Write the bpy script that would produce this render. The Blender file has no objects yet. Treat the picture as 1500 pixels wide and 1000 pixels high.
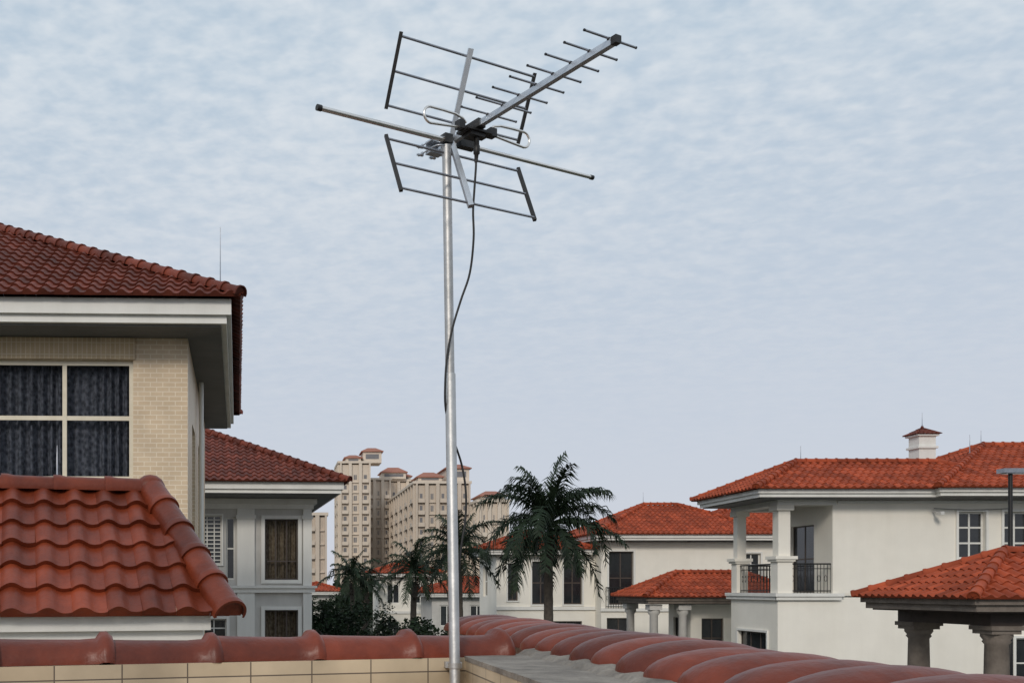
import bpy, math, random
from mathutils import Vector, Matrix
H = 9.0            # eye height above the street; all z below are measured from eye level
RN = random.Random(11)
SC = bpy.context.scene
COL = SC.collection

# ------------------------------------------------------------------ materials
def nn(nt, t, **k):
    n = nt.nodes.new(t)
    for a, b in k.items(): setattr(n, a, b)
    return n
def make_mat(name, c1, c2=None, scale=3.0, rough=0.7, metal=0.0, bump=0.0, bscale=40.0, tint=0.0,
             streak=False, spec=0.5, coat=0.0, dirt=0.0):
    m = bpy.data.materials.new(name); m.use_nodes = True
    nt = m.node_tree; b = nt.nodes['Principled BSDF']
    b.inputs['Roughness'].default_value = rough
    b.inputs['Metallic'].default_value = metal
    b.inputs['Specular IOR Level'].default_value = spec
    b.inputs['Coat Weight'].default_value = coat
    b.inputs['Coat Roughness'].default_value = 0.2
    c2 = c2 or c1
    tc = nn(nt, 'ShaderNodeTexCoord')
    mp = nn(nt, 'ShaderNodeMapping')
    nt.links.new(tc.outputs['Object'], mp.inputs['Vector'])
    mp.inputs['Scale'].default_value = (1, 1, 0.12) if streak else (1, 1, 1)
    no = nn(nt, 'ShaderNodeTexNoise'); no.inputs['Scale'].default_value = scale
    no.inputs['Detail'].default_value = 6; no.inputs['Roughness'].default_value = 0.65
    nt.links.new(mp.outputs[0], no.inputs['Vector'])
    rp = nn(nt, 'ShaderNodeValToRGB')
    rp.color_ramp.elements[0].position = 0.3; rp.color_ramp.elements[1].position = 0.7
    rp.color_ramp.elements[0].color = (*c1, 1); rp.color_ramp.elements[1].color = (*c2, 1)
    nt.links.new(no.outputs['Fac'], rp.inputs['Fac'])
    out = rp.outputs['Color']
    if dirt > 0:
        n3 = nn(nt, 'ShaderNodeTexNoise'); n3.inputs['Scale'].default_value = 1.3
        n3.inputs['Detail'].default_value = 8
        nt.links.new(tc.outputs['Object'], n3.inputs['Vector'])
        r3 = nn(nt, 'ShaderNodeMapRange')
        r3.inputs[1].default_value = 0.35; r3.inputs[2].default_value = 0.65
        r3.inputs[3].default_value = 1 - dirt; r3.inputs[4].default_value = 1.0
        nt.links.new(n3.outputs['Fac'], r3.inputs[0])
        mx = nn(nt, 'ShaderNodeVectorMath', operation='SCALE')
        nt.links.new(out, mx.inputs[0]); nt.links.new(r3.outputs[0], mx.inputs['Scale'])
        out = mx.outputs[0]
    if tint > 0:
        at = nn(nt, 'ShaderNodeAttribute'); at.attribute_name = 'tint'
        mr = nn(nt, 'ShaderNodeMapRange')
        mr.inputs[3].default_value = 1 - tint; mr.inputs[4].default_value = 1 + tint
        nt.links.new(at.outputs['Fac'], mr.inputs[0])
        mx = nn(nt, 'ShaderNodeVectorMath', operation='SCALE')
        nt.links.new(out, mx.inputs[0]); nt.links.new(mr.outputs[0], mx.inputs['Scale'])
        out = mx.outputs[0]
    nt.links.new(out, b.inputs['Base Color'])
    if bump > 0:
        n2 = nn(nt, 'ShaderNodeTexNoise'); n2.inputs['Scale'].default_value = bscale
        n2.inputs['Detail'].default_value = 5
        nt.links.new(tc.outputs['Object'], n2.inputs['Vector'])
        bp = nn(nt, 'ShaderNodeBump'); bp.inputs['Strength'].default_value = bump
        bp.inputs['Distance'].default_value = 0.02
        nt.links.new(n2.outputs['Fac'], bp.inputs['Height'])
        nt.links.new(bp.outputs[0], b.inputs['Normal'])
    return m

def brick_mat(name, c1, c2, mortar, bw, bh, ms, rough=0.45, offset=0.5, plane='xz', bump=0.3, dirt=0.12):
    m = bpy.data.materials.new(name); m.use_nodes = True
    nt = m.node_tree; b = nt.nodes['Principled BSDF']; b.inputs['Roughness'].default_value = rough
    tc = nn(nt, 'ShaderNodeTexCoord'); sp = nn(nt, 'ShaderNodeSeparateXYZ')
    nt.links.new(tc.outputs['Object'], sp.inputs[0])
    ad = nn(nt, 'ShaderNodeMath', operation='ADD')
    nt.links.new(sp.outputs[0], ad.inputs[0]); nt.links.new(sp.outputs[1], ad.inputs[1])
    cb = nn(nt, 'ShaderNodeCombineXYZ')
    if plane == 'xz':
        nt.links.new(ad.outputs[0], cb.inputs[0]); nt.links.new(sp.outputs[2], cb.inputs[1])
    else:
        nt.links.new(sp.outputs[2], cb.inputs[0]); nt.links.new(ad.outputs[0], cb.inputs[1])
    br = nn(nt, 'ShaderNodeTexBrick'); br.offset = offset
    br.inputs['Color1'].default_value = (*c1, 1); br.inputs['Color2'].default_value = (*c2, 1)
    br.inputs['Mortar'].default_value = (*mortar, 1)
    br.inputs['Scale'].default_value = 1.0
    br.inputs['Brick Width'].default_value = bw; br.inputs['Row Height'].default_value = bh
    br.inputs['Mortar Size'].default_value = ms; br.inputs['Mortar Smooth'].default_value = 0.1
    nt.links.new(cb.outputs[0], br.inputs['Vector'])
    no = nn(nt, 'ShaderNodeTexNoise'); no.inputs['Scale'].default_value = 2.2; no.inputs['Detail'].default_value = 7
    nt.links.new(tc.outputs['Object'], no.inputs['Vector'])
    mr = nn(nt, 'ShaderNodeMapRange'); mr.inputs[1].default_value = 0.3; mr.inputs[2].default_value = 0.7
    mr.inputs[3].default_value = 1 - 2 * dirt; mr.inputs[4].default_value = 1.05
    nt.links.new(no.outputs['Fac'], mr.inputs[0])
    mx = nn(nt, 'ShaderNodeVectorMath', operation='SCALE')
    nt.links.new(br.outputs['Color'], mx.inputs[0]); nt.links.new(mr.outputs[0], mx.inputs['Scale'])
    nt.links.new(mx.outputs[0], b.inputs['Base Color'])
    bp = nn(nt, 'ShaderNodeBump'); bp.invert = True
    bp.inputs['Strength'].default_value = bump; bp.inputs['Distance'].default_value = 0.01
    nt.links.new(br.outputs['Fac'], bp.inputs['Height']); nt.links.new(bp.outputs[0], b.inputs['Normal'])
    return m

M = {}
M['tile_near'] = make_mat('glazed_brown_roof_tile', (0.165, 0.029, 0.011), (0.29, 0.054, 0.019), 5, 0.42, tint=0.25, bump=0.2, bscale=30, coat=0.05, dirt=0.4, spec=0.35)
M['tile_dark'] = make_mat('dark_red_roof_tile', (0.125, 0.029, 0.017), (0.20, 0.046, 0.025), 4, 0.6, tint=0.32, dirt=0.3, spec=0.25)
M['tile_red'] = make_mat('terracotta_roof_tile', (0.30, 0.056, 0.023), (0.42, 0.084, 0.033), 2.5, 0.68, tint=0.28, dirt=0.28, spec=0.2)
M['tile_cap'] = make_mat('parapet_cap_tile', (0.145, 0.028, 0.013), (0.26, 0.050, 0.021), 6, 0.42, tint=0.25, bump=0.25, bscale=25, coat=0.04, dirt=0.45, spec=0.35)
M['white'] = make_mat('white_painted_trim', (0.68, 0.67, 0.63), (0.80, 0.79, 0.75), 1.5, 0.6, streak=True, bump=0.1)
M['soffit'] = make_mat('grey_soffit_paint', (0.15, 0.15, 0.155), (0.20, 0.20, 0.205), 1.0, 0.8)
M['cream'] = make_mat('cream_stucco', (0.79, 0.75, 0.665), (0.87, 0.835, 0.755), 0.7, 0.85, streak=True, bump=0.2, bscale=30, dirt=0.05)
M['stone'] = make_mat('pale_grey_stucco', (0.48, 0.47, 0.44), (0.64, 0.62, 0.59), 1.1, 0.85, streak=True, bump=0.2, dirt=0.15)
M['colstone'] = make_mat('brown_column_stone', (0.13, 0.105, 0.088), (0.22, 0.185, 0.155), 4, 0.8, bump=0.3)
M['darkbeam'] = make_mat('dark_timber_beam', (0.04, 0.029, 0.024), (0.065, 0.046, 0.038), 4, 0.7)
M['beigetile'] = brick_mat('beige_ceramic_wall_tile', (0.60, 0.455, 0.30), (0.64, 0.495, 0.335), (0.76, 0.65, 0.50), 0.20, 0.075, 0.007, dirt=0.07)
M['beigesoldier'] = brick_mat('beige_soldier_course_tile', (0.50, 0.365, 0.215), (0.56, 0.42, 0.255), (0.66, 0.55, 0.39), 0.19, 0.075, 0.007, plane='zx', offset=0.0, dirt=0.08)
M['copingtile'] = brick_mat('cream_parapet_tile', (0.58, 0.46, 0.31), (0.66, 0.54, 0.38), (0.14, 0.11, 0.085), 0.262, 0.135, 0.0028, rough=0.35, offset=0.0, dirt=0.22)
M['concrete'] = make_mat('weathered_concrete', (0.20, 0.175, 0.15), (0.44, 0.39, 0.33), 9, 0.85, bump=0.7, bscale=45, dirt=0.4)
M['steel'] = make_mat('dull_galvanised_steel', (0.42, 0.42, 0.415), (0.56, 0.555, 0.55), 12, 0.52, metal=0.85, bump=0.08)
M['alu'] = make_mat('aluminium_bar', (0.50, 0.55, 0.61), (0.62, 0.66, 0.71), 15, 0.45, metal=0.8)
M['rodm'] = make_mat('grey_metal_rod', (0.30, 0.31, 0.34), (0.42, 0.43, 0.46), 15, 0.38, metal=0.85)
M['chrome'] = make_mat('polished_tube', (0.74, 0.71, 0.67), (0.84, 0.81, 0.77), 15, 0.28, metal=0.9)
M['black'] = make_mat('black_plastic', (0.010, 0.010, 0.011), (0.02, 0.02, 0.02), 20, 0.5)
M['cable'] = make_mat('black_cable_sheath', (0.008, 0.008, 0.008), (0.012, 0.012, 0.012), 20, 0.5)
M['iron'] = make_mat('black_wrought_iron', (0.012, 0.012, 0.013), (0.02, 0.02, 0.02), 20, 0.5, metal=0.3)
M['glass'] = make_mat('dark_window_glass', (0.012, 0.015, 0.018), (0.03, 0.033, 0.036), 1.5, 0.12, spec=0.6)
M['frame'] = make_mat('white_window_frame', (0.65, 0.64, 0.60), (0.72, 0.71, 0.67), 6, 0.5)
M['brownframe'] = make_mat('brown_window_frame', (0.06, 0.045, 0.035), (0.08, 0.06, 0.05), 6, 0.5)
M['champagne'] = make_mat('champagne_aluminium_frame', (0.60, 0.54, 0.42), (0.68, 0.62, 0.50), 6, 0.4, metal=0.1)
M['tower'] = make_mat('warm_beige_apartment_render', (0.60, 0.515, 0.425), (0.68, 0.59, 0.495), 0.05, 0.9)
M['tower2'] = make_mat('warm_grey_apartment_render', (0.52, 0.44, 0.36), (0.59, 0.505, 0.42), 0.05, 0.9)
M['towerglass'] = make_mat('haze_tinted_apartment_glass', (0.14, 0.14, 0.155), (0.20, 0.195, 0.20), 0.3, 0.6)  # distance haze is mixed into the glass colour, there is no volume
M['towerroof'] = make_mat('haze_tinted_red_tower_roof', (0.30, 0.12, 0.085), (0.36, 0.16, 0.11), 0.3, 0.8)  # roof red is paled in the colour itself to stand for aerial haze
M['bark'] = make_mat('grey_palm_bark', (0.045, 0.037, 0.031), (0.09, 0.075, 0.06), 8, 0.9, bump=0.5, bscale=14)
M['frond'] = make_mat('palm_frond', (0.009, 0.018, 0.010), (0.021, 0.036, 0.017), 2, 0.6, tint=0.6, spec=0.22)
M['leaf'] = make_mat('dark_broad_leaf', (0.007, 0.015, 0.008), (0.018, 0.032, 0.014), 2, 0.7, tint=0.6, spec=0.15)
M['ground'] = make_mat('lawn_and_soil', (0.020, 0.032, 0.014), (0.05, 0.052, 0.035), 0.2, 0.95)
M['asphalt'] = make_mat('asphalt', (0.045, 0.045, 0.045), (0.06, 0.06, 0.06), 4, 0.9)
M['floor'] = brick_mat('terrace_floor_tile', (0.28, 0.16, 0.11), (0.32, 0.19, 0.13), (0.2, 0.18, 0.16), 0.3, 0.3, 0.006)
M['acwhite'] = make_mat('off_white_metal', (0.55, 0.55, 0.53), (0.6, 0.6, 0.58), 3, 0.4)

def curtain_mat(name, c0, c1, sc, p0=0.10, p1=0.36):
    m = bpy.data.materials.new(name); m.use_nodes = True
    nt = m.node_tree; b = nt.nodes['Principled BSDF']; b.inputs['Roughness'].default_value = 0.95
    b.inputs['Specular IOR Level'].default_value = 0.05
    tc = nn(nt, 'ShaderNodeTexCoord')
    vo = nn(nt, 'ShaderNodeTexVoronoi'); vo.inputs['Scale'].default_value = sc
    no = nn(nt, 'ShaderNodeTexNoise'); no.inputs['Scale'].default_value = sc*1.2; no.inputs['Detail'].default_value = 4
    nt.links.new(tc.outputs['Object'], vo.inputs['Vector']); nt.links.new(tc.outputs['Object'], no.inputs['Vector'])
    mu = nn(nt, 'ShaderNodeMath', operation='MULTIPLY')
    nt.links.new(vo.outputs['Distance'], mu.inputs[0]); nt.links.new(no.outputs['Fac'], mu.inputs[1])
    rp = nn(nt, 'ShaderNodeValToRGB')
    rp.color_ramp.elements[0].position = p0; rp.color_ramp.elements[1].position = p1
    rp.color_ramp.elements[0].color = (*c0, 1); rp.color_ramp.elements[1].color = (*c1, 1)
    nt.links.new(mu.outputs[0], rp.inputs['Fac']); nt.links.new(rp.outputs[0], b.inputs['Base Color'])
    return m
M['lace'] = curtain_mat('grey_lace_curtain', (0.055, 0.056, 0.068), (0.17, 0.17, 0.20), 13, 0.05, 0.42)
M['drape'] = curtain_mat('brown_patterned_curtain', (0.17, 0.12, 0.08), (0.36, 0.275, 0.19), 9, 0.02, 0.50)
def clear_glass():
    m = bpy.data.materials.new('clear_window_glass'); m.use_nodes = True
    nt = m.node_tree; nt.nodes.clear()
    o = nn(nt, 'ShaderNodeOutputMaterial'); mix = nn(nt, 'ShaderNodeMixShader')
    tr = nn(nt, 'ShaderNodeBsdfTransparent'); tr.inputs[0].default_value = (0.85, 0.87, 0.88, 1)
    gl = nn(nt, 'ShaderNodeBsdfGlossy'); gl.inputs['Roughness'].default_value = 0.03
    lw = nn(nt, 'ShaderNodeLayerWeight'); lw.inputs[0].default_value = 0.08
    nt.links.new(lw.outputs['Fresnel'], mix.inputs[0]); nt.links.new(tr.outputs[0], mix.inputs[1])
    nt.links.new(gl.outputs[0], mix.inputs[2]); nt.links.new(mix.outputs[0], o.inputs[0])
    return m
M['clear'] = clear_glass()

# ------------------------------------------------------------------ mesh builder
class MB:
    def __init__(s): s.v = []; s.f = []; s.m = []; s.s = []; s.t = []
    def add(s, vs, fs, mat=0, smooth=False, tint=0.5):
        o = len(s.v); s.v.extend([tuple(p) for p in vs])
        for f in fs:
            s.f.append(tuple(i + o for i in f)); s.m.append(mat); s.s.append(smooth); s.t.append(tint)
    def box(s, x0, x1, y0, y1, z0, z1, mat=0):
        vs = [(x0,y0,z0),(x1,y0,z0),(x1,y1,z0),(x0,y1,z0),(x0,y0,z1),(x1,y0,z1),(x1,y1,z1),(x0,y1,z1)]
        s.add(vs, [(0,3,2,1),(4,5,6,7),(0,1,5,4),(1,2,6,5),(2,3,7,6),(3,0,4,7)], mat)
    def obox(s, p0, u, n, ua, ub, na, nb, za, zb, mat=0):
        def P(a, b, z): return (p0[0]+u[0]*a+n[0]*b, p0[1]+u[1]*a+n[1]*b, z)
        vs = [P(ua,nb,za),P(ub,nb,za),P(ub,na,za),P(ua,na,za),P(ua,nb,zb),P(ub,nb,zb),P(ub,na,zb),P(ua,na,zb)]
        s.add(vs, [(0,3,2,1),(4,5,6,7),(0,1,5,4),(1,2,6,5),(2,3,7,6),(3,0,4,7)], mat)
    def tube(s, path, r, n=10, mat=0, caps=True, tint=0.5, square=False):
        path = [Vector(p) for p in path]; k = len(path)
        rs = r if isinstance(r, (list, tuple)) else [r]*k
        rings = []; prev = None
        for i, p in enumerate(path):
            t = (path[min(i+1,k-1)] - path[max(i-1,0)])
            t = t.normalized() if t.length > 1e-9 else Vector((0,0,1))
            if prev is None:
                ref = Vector((0,0,1)) if abs(t.z) < 0.9 else Vector((1,0,0))
                a = (ref - t*ref.dot(t)).normalized()
            else:
                a = (prev - t*prev.dot(t)).normalized()
            prev = a; b = t.cross(a)
            ring = []
            for j in range(n):
                an = 2*math.pi*j/n + (math.pi/4 if square else 0)
                ring.append(p + (a*math.cos(an) + b*math.sin(an))*rs[i])
            rings.append(ring)
        vs = [v for rg in rings for v in rg]; fs = []
        for i in range(k-1):
            for j in range(n):
                fs.append((i*n+j, i*n+(j+1)%n, (i+1)*n+(j+1)%n, (i+1)*n+j))
        s.add(vs, fs, mat, not square, tint)
        if caps:
            s.add(rings[0], [tuple(range(n-1,-1,-1))], mat, False, tint)
            s.add(rings[-1], [tuple(range(n))], mat, False, tint)
    def sphere(s, c, r, mat=0, n=10, sz=1.0):
        vs=[];fs=[]
        for i in range(n//2+1):
            ph = math.pi*i/(n//2)
            for j in range(n):
                th = 2*math.pi*j/n
                vs.append((c[0]+r*math.sin(ph)*math.cos(th), c[1]+r*math.sin(ph)*math.sin(th), c[2]+r*sz*math.cos(ph)))
        for i in range(n//2):
            for j in range(n):
                fs.append((i*n+j,(i+1)*n+j,(i+1)*n+(j+1)%n,i*n+(j+1)%n))
        s.add(vs,fs,mat,True)

class Thing:
    """An Empty at the thing's base; parts are given in coordinates around `origin`."""
    def __init__(s, name, label, category, base, yaw=0.0, origin=None, group=None):
        s.origin = Vector(origin if origin is not None else base)
        s.o = bpy.data.objects.new(name, None); COL.objects.link(s.o)
        s.o.empty_display_size = 0.3
        s.o.location = (base[0], base[1], base[2] + H)
        s.o.rotation_euler = (0, 0, math.radians(yaw))
        s.o['label'] = label; s.o['category'] = category
        if group: s.o['group'] = group
    def part(s, name, mb, mats, parent=None, label=None, kind=None, turn=0.0):
        me = bpy.data.meshes.new(name)
        ox, oy, oz = s.origin
        me.from_pydata([(x-ox, y-oy, z-oz) for x, y, z in mb.v], [], mb.f)
        me.polygons.foreach_set('material_index', mb.m)
        me.polygons.foreach_set('use_smooth', mb.s)
        at = me.attributes.new('tint', 'FLOAT', 'FACE'); at.data.foreach_set('value', mb.t)
        for m in mats: me.materials.append(M[m])
        me.update()
        ob = bpy.data.objects.new(name, me); COL.objects.link(ob)
        ob.parent = parent or s.o
        if turn: ob.rotation_euler = (0, 0, math.radians(turn))
        if label: ob['label'] = label
        if kind: ob['kind'] = kind
        return ob

# ------------------------------------------------------------------ roofs
def prof(ph):
    if ph < 0.62: return math.sin(math.pi*ph/0.62)
    return -0.22*math.sin(math.pi*(ph-0.62)/0.38)
def slope(mb, a, b, c, d, w, row, amp, ns=6, step=0.03, jit=0.5):
    a, b, c, d = map(Vector, (a, b, c, d))
    u = (b-a).normalized(); q = d-a
    up = q - u*q.dot(u)
    S = up.length; up.normalize(); n = u.cross(up)
    L = (b-a).length; l1 = (d-a).dot(u); r1 = (c-a).dot(u)
    rows = max(1, int(round(S/row))); row = S/rows
    cols = int(L/w)+2
    for r in range(rows):
        v0 = r*row; v1 = v0+row*1.02 if r < rows-1 else S
        lo0 = l1*v0/S; hi0 = L+(r1-L)*v0/S
        lo1 = l1*min(v1,S)/S; hi1 = L+(r1-L)*min(v1,S)/S
        for cI in range(cols):
            us = [(cI + k/ns)*w for k in range(ns+1)]
            if us[0] > max(hi0, hi1) or us[-1] < min(lo0, lo1): continue
            jz = (RN.random()-0.5)*0.4*step*jit; jv = (RN.random()-0.5)*0.05*row*jit
            B=[];T=[];R0=[];R1=[]
            for k, uu in enumerate(us):
                h = amp*prof(k/ns if k < ns else 0.0)
                ub = min(max(uu, lo0), hi0); ut = min(max(uu, lo1), hi1)
                pb = a+u*ub+up*(v0-0.0+jv)+n*(h+step+jz)
                B.append(pb); T.append(a+u*ut+up*min(v1,S)+n*(h+0.0))
                R1.append(pb); R0.append(a+u*ub+up*(v0+0.004+jv)+n*(h-0.02 if r else -amp*0.3))
            fs=[]
            for k in range(ns):
                if (B[k+1]-B[k]).length < 1e-5 and (T[k+1]-T[k]).length < 1e-5: continue
                fs.append((k, k+1, ns+2+k, ns+1+k))
            if not fs: continue
            t = RN.random()
            mb.add(B+T, fs, 0, True, t)
            fr=[(k,k+1,ns+2+k,ns+1+k) for k in range(ns) if (B[k+1]-B[k]).length>1e-5]
            if fr: mb.add(R0+R1, fr, 0, False, t*0.3)

def caps(mb, A, B, r, ex, n=9, overlap=1.12, flare=1.22, mat=0):
    A, B = Vector(A), Vector(B); d = B-A; L = d.length; d.normalize()
    side = d.cross(Vector((0,0,1))).normalized(); up = side.cross(d).normalized()
    k = max(1, int(round(L/ex))); ex = L/k
    for i in range(k):
        p0 = A+d*ex*i; p1 = A+d*min(L, ex*(i+overlap))
        secs = [(p0, r*flare), (p0+d*0.12*ex, r*flare), (p0+d*0.17*ex, r*(flare*0.5+0.52)), (p0+d*0.25*ex, r*1.03), (p1, r*0.96)]
        vs=[]
        for p, rr in secs:
            for j in range(n+1):
                an = -0.25 + (math.pi+0.5)*j/n
                vs.append(p + side*math.cos(an)*rr + up*math.sin(an)*rr)
        fs=[]
        for q in range(len(secs)-1):
            for j in range(n):
                fs.append((q*(n+1)+j, (q+1)*(n+1)+j, (q+1)*(n+1)+j+1, q*(n+1)+j+1))
        t = RN.random()
        mb.add(vs, fs, mat, True, t)
        rim=[]
        for j in range(n+1):
            an = -0.25 + (math.pi+0.5)*j/n
            rim.append(p0 + side*math.cos(an)*r*flare*0.84 + up*math.sin(an)*r*flare*0.84)
        mb.add(vs[:n+1]+rim, [(j,j+1,n+2+j,n+1+j) for j in range(n)], mat, False, t*0.7)
        mb.add([q+d*0.02 for q in rim], [tuple(range(n+1))], mat, False, 0.0)

def hip_roof(th, X0, X1, Y0, Y1, ze, tan, w=0.24, row=0.34, amp=0.045, ns=6, mat='tile_red', slab=0.26, inset=0.16,
             trim='white', soffit='soffit', capr=0.11, name='roof', label=None, step=0.03, mould=True):
    dx, dy = X1-X0, Y1-Y0; t = min(dx, dy)/2; zr = ze+t*tan
    if dx >= dy: r0, r1 = (X0+t, Y0+t, zr), (X1-t, Y0+t, zr)
    else: r0, r1 = (X0+t, Y0+t, zr), (X0+t, Y1-t, zr)
    a,b,c,d = (X0,Y0,ze),(X1,Y0,ze),(X1,Y1,ze),(X0,Y1,ze)
    mb = MB()
    if dx >= dy: sl = [(a,b,r1,r0),(b,c,r1,r1),(c,d,r0,r1),(d,a,r0,r0)]
    else: sl = [(a,b,r0,r0),(b,c,r1,r0),(c,d,r1,r1),(d,a,r0,r1)]
    for s4 in sl: slope(mb, *s4, w, row, amp, ns, step)
    roof = th.part(name, mb, [mat], label=label)
    mb = MB()
    if dx >= dy: hp = [(a,r0),(d,r0),(b,r1),(c,r1)]
    else: hp = [(a,r0),(b,r0),(c,r1),(d,r1)]
    lift = Vector((0,0,amp*0.6))
    for p, q in hp: caps(mb, Vector(p)+lift, Vector(q)+lift, capr, 0.36)
    if (Vector(r1)-Vector(r0)).length > 0.1: caps(mb, Vector(r0)+lift, Vector(r1)+lift, capr, 0.36)
    th.part('ridge_cap', mb, [mat], parent=roof)
    mb = MB(); i = inset
    mb.box(X0+i, X1-i, Y0+i, Y1-i, ze-slab+0.05, ze-0.012, 0)
    if mould: mb.box(X0+i+0.07, X1-i-0.07, Y0+i+0.07, Y1-i-0.07, ze-slab-0.07, ze-slab+0.048, 0)
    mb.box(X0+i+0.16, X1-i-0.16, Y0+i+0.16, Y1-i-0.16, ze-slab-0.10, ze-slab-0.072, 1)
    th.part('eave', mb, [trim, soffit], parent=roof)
    return roof

# ------------------------------------------------------------------ walls & windows
def wall(mb, p0, p1, z0, z1, t, ops=(), mat=0, ends=(False, False)):
    p0 = Vector((p0[0], p0[1], 0)); p1 = Vector((p1[0], p1[1], 0))
    u = (p1-p0); L = u.length; u.normalize(); n = Vector((u.y, -u.x, 0))
    us = sorted(set([0, L]+[q for o in ops for q in o[:2]])); zs = sorted(set([z0, z1]+[q for o in ops for q in o[2:]]))
    nu = len(us)-1
    def solid(i, j):
        if i < 0: return not ends[0]
        if i >= nu: return not ends[1]
        if j < 0 or j >= len(zs)-1: return False
        cu = (us[i]+us[i+1])/2; cz = (zs[j]+zs[j+1])/2
        return not any(o[0] < cu < o[1] and o[2] < cz < o[3] for o in ops)
    def P(a, d, z): q = p0+u*a-n*d; return (q.x, q.y, z)
    for i in range(nu):
        for j in range(len(zs)-1):
            if not solid(i, j): continue
            a, b, c, d = us[i], us[i+1], zs[j], zs[j+1]
            mb.add([P(a,0,c),P(b,0,c),P(b,0,d),P(a,0,d)], [(0,1,2,3)], mat)
            mb.add([P(a,t,c),P(b,t,c),P(b,t,d),P(a,t,d)], [(3,2,1,0)], mat)
            if not solid(i-1,j): mb.add([P(a,0,c),P(a,0,d),P(a,t,d),P(a,t,c)], [(0,1,2,3)], mat)
            if not solid(i+1,j): mb.add([P(b,0,c),P(b,0,d),P(b,t,d),P(b,t,c)], [(3,2,1,0)], mat)
            if not solid(i,j-1): mb.add([P(a,0,c),P(b,0,c),P(b,t,c),P(a,t,c)], [(3,2,1,0)], mat)
            if not solid(i,j+1): mb.add([P(a,0,d),P(b,0,d),P(b,t,d),P(a,t,d)], [(0,1,2,3)], mat)
def window(th, p0, p1, op, cols=2, rows=1, fw=0.06, inset=0.1, mats=('frame','glass'), name='window', sill=None, surround=None, curtain=None, trans=None, parent=None, fold=(0.145,0.075)):
    P0 = Vector((p0[0],p0[1],0)); u = Vector((p1[0],p1[1],0))-P0; u.normalize(); n = Vector((u.y,-u.x,0))
    a,b,c,d = op; mb = MB(); g=0.002
    a+=g;b-=g;c+=g;d-=g
    i0, i1 = -inset-0.05, -inset
    mb.obox(P0,u,n,a,b,i0,i1,c,c+fw,0); mb.obox(P0,u,n,a,b,i0,i1,d-fw,d,0)
    mb.obox(P0,u,n,a,a+fw,i0,i1,c+fw,d-fw,0); mb.obox(P0,u,n,b-fw,b,i0,i1,c+fw,d-fw,0)
    for k in range(1, cols):
        x = a+(b-a)*k/cols; mb.obox(P0,u,n,x-fw/2,x+fw/2,i0,i1-0.004,c+fw,d-fw,0)
    for k in range(1, rows):
        z = trans if trans else c+(d-c)*k/rows
        mb.obox(P0,u,n,a+fw,b-fw,i0,i1-0.008,z-fw/2,z+fw/2,0)
    win = th.part(name, mb, [mats[0]], parent=parent)
    mb = MB(); mb.obox(P0,u,n,a+fw/2,b-fw/2,i0+0.015,i0+0.03,c+fw/2,d-fw/2,0)
    th.part('glass', mb, [mats[1]], parent=win)
    if curtain:
        mb = MB(); k = int((b-a)/0.010); vs=[]; fs=[]; per,am=fold
        for q in range(k+1):
            x = a+(b-a)*q/k
            w_ = math.sin(2*math.pi*x/per+1.6*math.sin(x*2.9)+0.8*math.sin(x*7.1))
            off = -inset-0.20+am*w_*(0.7+0.3*math.sin(x*4.3))
            for z,sc in ((c-0.1,1.0),(d+0.05,0.75)):
                p = P0+u*x+n*(-inset-0.20+(off+inset+0.20)*sc); vs.append((p.x,p.y,z))
        for q in range(k): fs.append((2*q,2*q+2,2*q+3,2*q+1))
        mb.add(vs,fs,0,True); th.part('curtain', mb, [curtain], parent=win)
    if surround:
        mb = MB(); s=surround
        mb.obox(P0,u,n,a-s,a-g*2,0.002,0.06,c-s,d+s,0); mb.obox(P0,u,n,b+g*2,b+s,0.002,0.06,c-s,d+s,0)
        mb.obox(P0,u,n,a-g,b+g,0.002,0.058,d+g*2,d+s-0.003,0); mb.obox(P0,u,n,a-g,b+g,0.002,0.058,c-s+0.003,c-g*2,0)
        th.part('window_surround', mb, ['white'], parent=win)
    if sill:
        mb = MB(); mb.obox(P0,u,n,a-sill,b+sill,0.003,0.14,c-0.17,c-0.09,0); mb.obox(P0,u,n,a-sill+0.04,b+sill-0.04,0.003,0.10,c-0.24,c-0.172,0)
        th.part('sill', mb, ['white'], parent=win)
    return win
def railing(th, p0, p1, zb, zt, sp=0.11, r=0.011, mat='iron'):
    p0=Vector((p0[0],p0[1],0)); p1=Vector((p1[0],p1[1],0)); L=(p1-p0).length; u=(p1-p0).normalized(); mb=MB()
    for z, rr in ((zt,0.025),(zb+0.08,0.018),(zt-0.16,0.013)):
        mb.tube([p0+Vector((0,0,z)), p1+Vector((0,0,z))], rr, 6)
    k=int(L/sp)
    for i in range(k+1):
        q=p0+u*(L*i/k)
        mb.tube([q+Vector((0,0,zb)), q+Vector((0,0,zt))], r, 5, caps=False)
        if i<k and i%2==0:
            m_=q+u*(L/k/2)
            pts=[m_+u*(0.045*math.sin(a))+Vector((0,0,(zb+zt)/2+0.11*math.cos(a))) for a in [j*math.pi/4 for j in range(9)]]
            mb.tube(pts, 0.008, 4, caps=False)
    return th.part('railing', mb, [mat])

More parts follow.
